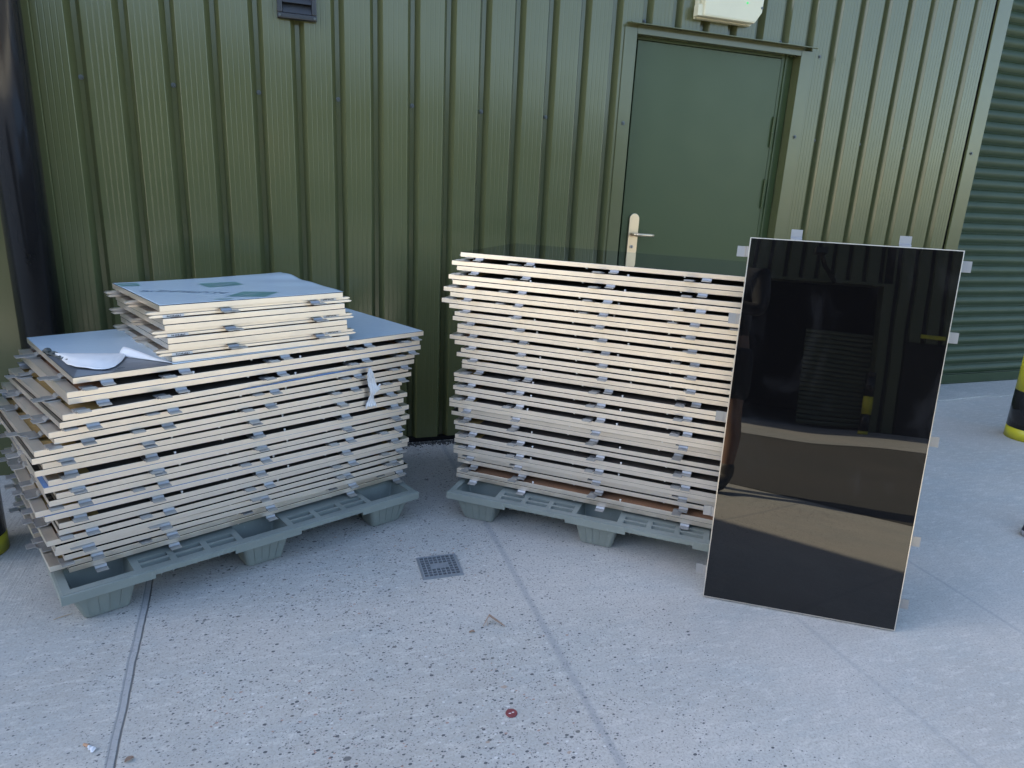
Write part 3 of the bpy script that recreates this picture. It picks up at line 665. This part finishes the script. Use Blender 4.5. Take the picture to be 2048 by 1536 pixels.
patch([(.268,.322),(.345,.318),(.345,.325),(.268,.329)], 'printed_line', M['film'], .0012, 6); patch([(.268,.302),(.320,.300),(.320,.305),(.268,.307)], 'printed_line', M['film'], .0012, 6)
patch([(.014,.436),(.054,.431),(.054,.440),(.014,.445)], 'printed_line', M['film'], .0012, 4)
# blue film squeezed out between the fourth and fifth panel
def bulge(u, v):
    x = .50+.50*u; g_ = .0055*math.sin(PI*u)**.5
    return (x, -.0022*math.sin(PI*v)-.0004+.0006*math.sin(40*u), T_+.0002+g_*v*(.85+.15*math.sin(23*u)))
mb = MB(); mb.grid(bulge, 60, 6); f2 = link('squeezed_film', mb.mesh('squeezed_film', M['filmblue'], smooth=True, recalc=False), LFIVE, label='blue film bulging from the joint'); solidify(f2, .0003)
# torn white strip hanging down the front of the left stack
def hang(u, v):
    # u across, v down
    cx = [.0,-.004,.004,.012,.016,.010,.008,.004][min(7,int(v*7.999))]; k = v*7; i = min(6,int(k)); cxs = [0,-.002,.003,.010,.014,.009,.007,.005]; wds = [.010,.026,.033,.034,.030,.016,.032,.052]
    c = cxs[i]+(cxs[i+1]-cxs[i])*(k-i); w = wds[i]+(wds[i+1]-wds[i])*(k-i)
    x = c+(u-.5)*w+.0012*math.sin(40*v+9*u); y = -.012-.0035*math.sin(u*19+7*v)-.003*math.sin(v*13)-.004*math.sin(v*4)
    return (x, y, -.150*v-.004*math.sin(u*15)*(v>.97))
mb = MB(); mb.grid(hang, 14, 44)
mb.grid(lambda u,v: (.022+.022*u+.003*math.sin(9*v), -.013-.002*math.sin(12*u+8*v), -.078-.022*v+.012*u), 6, 8)
torn = thing('torn_film', 'torn white plastic strip hanging down the front of the left stack', 'plastic strip', me=mb.mesh('torn_film', M['filmwhite'], smooth=True, recalc=False))
e5 = Vector((math.cos(.468), math.sin(.468), 0)); torn.location = Vector((.114,-1.301,zl[4]+.002))+e5*.975-Vector((-e5.y,e5.x,0))*.001; torn.rotation_euler = (0,0,.455); solidify(torn, .0006)
# ---------------------------------------------------------------- small things on the ground
dr = thing('drain_cover', 'small square grey metal drain grid set in the concrete', 'drain cover', (1.181,-1.2175,0), (0,0,-.03))
dm = metal('worn_steel', (.34,.37,.40), (.24,.265,.29), .55, .5, (20,20,20), 3, .3)
mb = MB(); s = .068
holed_plate(mb, [-s,s], [-s,s], [(-s+.006+i*.0158,-s+.006+i*.0158+.0125,-s+.006+j*.0158,-s+.006+j*.0158+.0125) for i in range(8) for j in range(8) if not (2<=i<=5 and 3<=j<=4)], .001, .0058)
link('grid', mb.mesh('grid', dm), dr)
mb = MB(); mb.box(-s,s,-s,s,.0005,.0016); link('sump', mb.mesh('sump', paint('wet_dirt', (.05,.055,.06), (.09,.10,.11), .7, .2, 60)), dr)
mb = MB(); holed_plate(mb, [-s-.004,s+.004], [-s-.004,s+.004], [(-s-.0005,s+.0005,-s-.0005,s+.0005)], .0002, .004); link('surround', mb.mesh('surround', dm), dr)
red = thing('button', 'dark red plastic disc with two slots lying on the concrete', 'disc', (1.195,-1.954,0))
mb = MB(); loops = []
for r,z in ((.0150,.0005),(.0155,.0015),(.0150,.0028),(.0135,.0032),(.0120,.0026)): loops.append([(r*math.cos(2*PI*k/36), r*math.sin(2*PI*k/36), z) for k in range(36)])
loft(mb, loops); link('disc', mb.mesh('disc', paint('dark_red', (.20,.045,.05), (.17,.04,.045), .4, .05, 60)), red)
for sx in (-1,1):
    mb = MB(); mb.prism(stadium(.0012,.0032,6), 0,.0006,'z'); link('slot', mb.mesh('slot', M['white']), red, (sx*.0045,.0008*sx,.0024), (0,0,PI/2-.2))
lf = N('dead_leaf'); lf.set(Base_Color=lf.mix(lf.noise(60,4), (.20,.12,.075), (.34,.24,.18)), Roughness=.7)
def leaf_blade(L0, wd, arch, twist=0):
    return lambda u,v: (L0*u, (v-.5)*wd*math.sin(PI*min(1,u*.98+.02))**.7, arch*math.sin(PI*u)+.004*abs(v-.5)*2+.001+twist*(v-.5)*u)
tw = thing('dead_leaf', 'curled brown dead leaf bent like a roof on the pale concrete', 'leaf', (1.228,-1.592,.001), (0,0,.15))
mb = MB(); P3 = [(0,0,.001),(.030,.020,.020),(.062,-.028,.002)]
def roofy(u,v):
    a = Vector(P3[0]).lerp(Vector(P3[1]), min(1,u*2)) if u < .5 else Vector(P3[1]).lerp(Vector(P3[2]), u*2-1)
    w = .011*math.sin(PI*(u*.94+.03))**.6; return (a.x+(v-.5)*w*.6, a.y+(v-.5)*w, a.z+.004*abs(v-.5)+.0008)
mb.grid(roofy, 24, 6); link('blade', mb.mesh('blade', lf.m, recalc=False), tw); solidify(tw.children[0], .0006)
mb = MB(); mb.tube([(.018,.010,.011),(.016,-.002,.001)], .0006, 6); link('stalk', mb.mesh('stalk', lf.m), tw)
l2 = thing('dead_leaf', 'small flat orange-brown leaf near the bottom edge beside the joint', 'leaf', (.294,-1.853,.001), (0,0,.6))
mb = MB(); mb.grid(leaf_blade(.020,.013,.002), 10, 4); link('blade', mb.mesh('blade', lf.m, recalc=False), l2); solidify(l2.children[0], .0005)
l3 = thing('dead_leaf', 'tiny brown leaf scrap left of the roof-shaped dead leaf', 'leaf', (1.180,-1.607,.001), (0,0,-.1))
mb = MB(); mb.grid(leaf_blade(.017,.008,.002), 8, 4); link('blade', mb.mesh('blade', lf.m, recalc=False), l3); solidify(l3.children[0], .0005)
st = thing('straw', 'thin pale straw lying by the foot of the left pallet', 'straw', (.004,-1.218,.002), (0,0,.42), me=None)
mb = MB(); mb.tube([(0,0,0),(.022,.001,.0008),(.048,-.0005,.0002)], [.0009,.0012,.0006], 6); link('stalk', mb.mesh('straw', paint('straw', (.45,.34,.22), (.38,.28,.18), .7, 0, 50)), st)
ci = thing('litter', 'crushed white scrap with a tan end beside the sawn joint', 'litter', (.196,-1.770,.001), (0,0,-.75))
mb = MB(); mb.tube([(0,0,.003),(.014,.001,.0035)], [.0028,.0036], 10); link('tip', mb.mesh('tip', paint('tan', (.45,.28,.18), (.40,.24,.15), .7, .1, 90)), ci)
mb = MB(); mb.grid(lambda u,v: (.0145+.024*u, (v-.5)*(.007+.009*u)+.0015*math.sin(14*u), .0012+.0050*math.sin(PI*v)*(.6+.4*math.sin(11*u+3*v))+.0012*math.sin(29*u)**2), 18, 10); link('paper', mb.mesh('paper', M['white'], recalc=False), ci); solidify(ci.children[1], .0006)
sc = thing('litter', 'sharp white scrap at the right edge below the shoe', 'litter', (3.29,-1.812,.0), (0,0,.2))
mb = MB(); mb.prism([(0,0),(.05,-.020),(.06,.006)], .0006,.004,'z'); link('scrap', mb.mesh('scrap', M['white']), sc)
# shoe tip entering at the right edge
shoe = thing('shoe', 'dark shoe with its toe at the right edge of the yard', 'shoe', (3.585,-1.60,0), (0,0,-.10))
def shoe_loop(z, L0, wd, x0=0, n=28):
    out = []
    for k in range(n):
        t = 2*PI*k/n; c, s_ = math.cos(t), math.sin(t); x = x0+L0/2-L0/2*c
        out.append((x, wd/2*s_*(.82+.25*math.sin(PI*min(1,max(0,x/L0)))), z))
    return out
mb = MB(); loft(mb, [shoe_loop(.001,.278,.088,.010), shoe_loop(.008,.292,.096,.003), shoe_loop(.020,.298,.100,.0), shoe_loop(.026,.294,.098,.002)]); link('sole', mb.mesh('sole', paint('grey_sole', (.30,.30,.31), (.24,.24,.25), .6, .1, 40)), shoe)
mb = MB(); loft(mb, [shoe_loop(.0262,.290,.095,.004), shoe_loop(.045,.276,.094,.012), shoe_loop(.060,.240,.084,.045), shoe_loop(.078,.190,.072,.095), shoe_loop(.100,.145,.064,.142), shoe_loop(.112,.138,.062,.148)], (True,False))
link('upper', mb.mesh('upper', paint('dark_shoe', (.020,.022,.035), (.035,.028,.045), .5, .3, 30), smooth=True), shoe); solidify(shoe.children[1], .003, -1)
for k in range(4):
    mb = MB(); x = .085+.022*k; z = .069+.010*k; mb.tube([(x,-.026,z-.004),(x+.003,0,z+.007),(x,.026,z-.004)], .0018, 6); link('lace', mb.mesh('lace', M['blackplastic']), shoe)
# ---------------------------------------------------------------- the building opposite, seen in the black glass
opp = thing('opposite_building', 'green ribbed building with an open bay, mirrored in the leaning black glass', 'building', tuple(PB))
RF = Matrix.Translation((0,0,0)) @ Matrix((( D.x, -NB.x, 0, 0),( D.y, -NB.y, 0, 0),(0,0,1,0),(0,0,0,1)))   # local x along wall, local -y towards yard
HO = 3.7
def opart(name, me, loc=None, label=None, parent=None):
    o = link(name, me, parent or opp, loc, None, label); return o
def bake(mb): mb.v = [tuple(RF @ Vector(v)) for v in mb.v]; return mb
mb = MB(); kw = dict(pitch=.245, phase=.03, depth=.035, wide=.09, bot=.05, grooves=0)
clad(mb,-6,.08,.02,HO,**kw); clad(mb,.08,2.04,2.42,HO,**kw); clad(mb,2.16,2.46,.02,HO,**kw); clad(mb,2.46,3.36,1.58,HO,**kw); clad(mb,3.36,22,.02,HO,**kw)
opart('wall', bake(mb).mesh('opp_wall', M['farwall'], recalc=False))
mb = MB(); mb.box(-6,.08,.01,.2,0,HO).box(.08,2.10,.01,.2,2.44,HO).box(2.10,22,.01,.2,0,HO).box(-6,22,6,6.2,0,HO).box(-6,-5.8,.2,6,0,HO).box(21.8,22,.2,6,0,HO).box(-3,-2.9,.2,6,0,HO).box(6,6.1,.2,6,0,HO)
opart('wall_core', bake(mb).mesh('opp_core', M['dark']))
mb = MB(); mb.box(-6.2,22.2,-.1,6.3,HO+.001,HO+.12); opart('roof', bake(mb).mesh('opp_roof', M['farwall']))
mb = MB(); mb.box(2.04,2.158,-.045,.25,0,2.45).box(0,2.04,-.045,.25,2.405,2.45).box(-.02,.06,-.045,.25,0,2.405); opart('bay_frame', bake(mb).mesh('bay_frame', M['farwall'], bevel=.003))
mb = MB(); z = .05
while z < 1.62:
    mb.prism([(.262,z),(.240,z+.008),(.236,z+.035),(.250,z+.062),(.27,z+.066)], 1.02, 2.035, 'x'); z += .0755
opart('roller_shutter', bake(mb).mesh('opp_shutter', M['farwall']), label='green slatted shutter in the open bay')
mb = MB(); mb.box(2.475,3.345,-.012,.009,.02,1.565); opart('door', bake(mb).mesh('opp_door', M['dark'], bevel=.003))
mb = MB(); mb.box(-.18,.0,-.06,-.041,.9,1.1); 
sg = thing('yellow_sign', 'small yellow sign strip on the opposite building, seen mirrored in the glass', 'sign')
mb = MB(); mb.box(2.68,3.03,-.052,-.040,1.655,1.715); sg.location = PB; link('board', bake(mb).mesh('sign_board', M['yellow'], bevel=.001), sg)
mb = MB(); 
for k in range(9): mb.box(2.72+k*.031,2.735+k*.031,-.0535,-.0525,1.668,1.700)
al = thing('wall_arm_lamp', 'black lamp on a slanting arm on the opposite building, mirrored in the glass', 'lamp', tuple(PB))
mb = MB(); mb.tube([(1.30,-.03,2.42),(1.05,-.35,2.62),(.92,-.62,2.78)], .035, 12); link('arm', bake(mb).mesh('lamp_arm', M['black'], smooth=True), al)
mb = MB(); mb.box(.80,.98,-.80,-.60,2.74,2.84); link('lamp_head', bake(mb).mesh('lamp_head', M['black'], bevel=.01), al)
q = fb(1.86,.55); bollard(q.x, q.y, .075, 'thin black and yellow bollard before the opposite building, mirrored in the glass', 1.0, rings=((0,.06,'yellow'),(.06,.33,'black'),(.33,.62,'yellow'),(.62,.93,'black'),(.93,1.0,'black')))
# ---------------------------------------------------------------- the person taking the picture, seen mirrored in the glass
skin = N('skin'); skin.set(Base_Color=skin.mix(skin.noise(30,3), (.26,.15,.105), (.21,.12,.085)), Roughness=.5, Subsurface_Weight=.08)
cloth = paint('dark_cloth', (.010,.011,.014), (.016,.017,.02), .85, .3, 30); boots_m = paint('work_boot', (.05,.045,.04), (.075,.065,.055), .6, .3, 40); hair_m = paint('brown_hair', (.05,.03,.02), (.08,.05,.03), .6, .5, 90)
per = thing('person', 'person in dark shorts and boots holding up a phone, mirrored in the glass', 'person', (.77,-3.66,0))
def skinned(name, verts, edges, mat, levels=2, parent=per, label=None, root=0):
    me = bpy.data.meshes.new(name); me.from_pydata([v[:3] for v in verts], edges, []); me.materials.append(mat)
    o = link(name, me, parent, label=label)
    sk = o.modifiers.new('Skin','SKIN'); sk.use_smooth_shade = True
    if not me.skin_vertices: me.skin_vertices.new() if hasattr(me.skin_vertices,'new') else None
    for i,v in enumerate(verts):
        r = v[3] if isinstance(v[3],tuple) else (v[3],v[3]); me.skin_vertices[0].data[i].radius = r
    me.skin_vertices[0].data[root].use_root = True
    sb = o.modifiers.new('Subsurf','SUBSURF'); sb.levels = levels; sb.render_levels = levels
    return o
body = [(0,0,.93,(.15,.11)),(0,.005,1.06,(.135,.10)),(0,.0,1.22,(.15,.11)),(0,-.01,1.38,(.16,.10)),(0,.0,1.47,(.07,.06)),(0,.02,1.53,.055),(0,.035,1.60,(.075,.085)),(0,.03,1.68,(.075,.09)),(0,.02,1.735,(.045,.05)),
 (-.19,-.01,1.40,.055),(-.24,.06,1.16,.042),(-.13,.20,1.20,.032),(-.075,.25,1.245,.026),(.19,-.01,1.40,.055),(.24,.06,1.16,.042),(.04,.20,1.20,.032),(-.005,.25,1.245,.026),
 (-.10,0,.86,.085),(-.115,.02,.50,.055),(-.12,.0,.36,.056),(-.12,.02,.10,.036),(.10,0,.86,.085),(.125,.03,.50,.055),(.13,.02,.36,.056),(.135,.06,.10,.036),
 (-.12,.05,.045,.034),(-.12,.17,.03,.03),(.135,.09,.045,.034),(.14,.21,.03,.03)]
be = [(0,1),(1,2),(2,3),(3,4),(4,5),(5,6),(6,7),(7,8),(3,9),(9,10),(10,11),(11,12),(3,13),(13,14),(14,15),(15,16),(0,17),(17,18),(18,19),(19,20),(0,21),(21,22),(22,23),(23,24),(20,25),(25,26),(24,27),(27,28)]
skinned('body', body, be, skin.m, 2)
for side, bx in ((-1,-.075),(1,-.005)):
    for k in range(4):
        z = 1.262-k*.018; f = [(bx,.252,z-.006,.012),(bx-side*-.012,.272,z,.009),(bx+side*.0-.0+.0,.290,z+.002,.008),((bx*.6-.014),.296,z+.002,.007)]
        skinned('finger', f, [(0,1),(1,2),(2,3)], skin.m, 1)
    skinned('thumb', [(bx,.250,1.270,.011),(bx*.8-.006,.262,1.292,.009),(bx*.55-.010,.268,1.308,.008)], [(0,1),(1,2)], skin.m, 1)
skinned('shirt', [(0,.0,.90,(.172,.135)),(0,.005,1.08,(.152,.117)),(0,.0,1.24,(.168,.127)),(0,-.01,1.38,(.172,.115)),(0,.0,1.455,(.085,.078)),(-.19,-.01,1.405,.070),(-.243,.06,1.165,.054),(.19,-.01,1.405,.070),(.243,.06,1.165,.054),(-.13,.20,1.20,.043),(-.085,.235,1.235,.036),(.04,.20,1.20,.043),(0,.235,1.235,.036)], [(0,1),(1,2),(2,3),(3,4),(3,5),(5,6),(3,7),(7,8),(6,9),(9,10),(8,11),(11,12)], cloth)
skinned('shorts', [(0,0,1.05,(.166,.130)),(-.10,0,.84,.105),(-.112,.01,.56,.092),(.10,0,.84,.105),(.12,.02,.56,.092)], [(0,1),(1,2),(0,3),(3,4)], cloth)
for bx, by in ((-.12,.0),(.135,.045)):
    skinned('boot', [(bx,by+.0,.20,.052),(bx,by+.005,.12,.050),(bx,by+.01,.055,.050),(bx,by+.09,.050,.048),(bx+.003,by+.175,.040,.040)], [(0,1),(1,2),(2,3),(3,4)], boots_m, root=2)
skinned('hair', [(0,.005,1.62,(.072,.070)),(0,.005,1.70,(.084,.092)),(0,.015,1.755,(.055,.060))], [(0,1),(1,2)], hair_m)
for ex_ in (-.028,.028):
    mb = MB(); mb.tube([(ex_,.108,1.645),(ex_,.119,1.645)], [.009,.005], 12); link('eye', mb.mesh('eye', M['white'], smooth=True), per)
    mb = MB(); mb.tube([(ex_*2.75,.03,1.62),(ex_*3.05,.025,1.645),(ex_*2.8,.02,1.665)], [.008,.013,.009], 8); link('ear', mb.mesh('ear', skin.m, smooth=True), per)
mb = MB(); mb.tube([(0,.112,1.660),(0,.130,1.625),(0,.114,1.615)], [.007,.013,.009], 10); link('nose', mb.mesh('nose', skin.m, smooth=True), per)
mb = MB(); mb.tube([(-.022,.110,1.592),(0,.119,1.590),(.022,.110,1.592)], [.004,.006,.004], 8); link('mouth', mb.mesh('mouth', paint('lip', (.35,.13,.11),(.32,.12,.10),.5,0,20), smooth=True), per)
ph = thing('phone', 'black phone held up by the person mirrored in the glass', 'phone', (.745,-3.352,1.262), (-.28,0,-.35))
mb = MB(); mb.box(-.075,.075,-.004,.004,-.036,.036); link('case', mb.mesh('case', M['blackplastic'], bevel=.003), ph)
mb = MB(); mb.box(-.070,.070,-.0052,-.0042,-.032,.032); link('screen', mb.mesh('screen', M['glass']), ph)
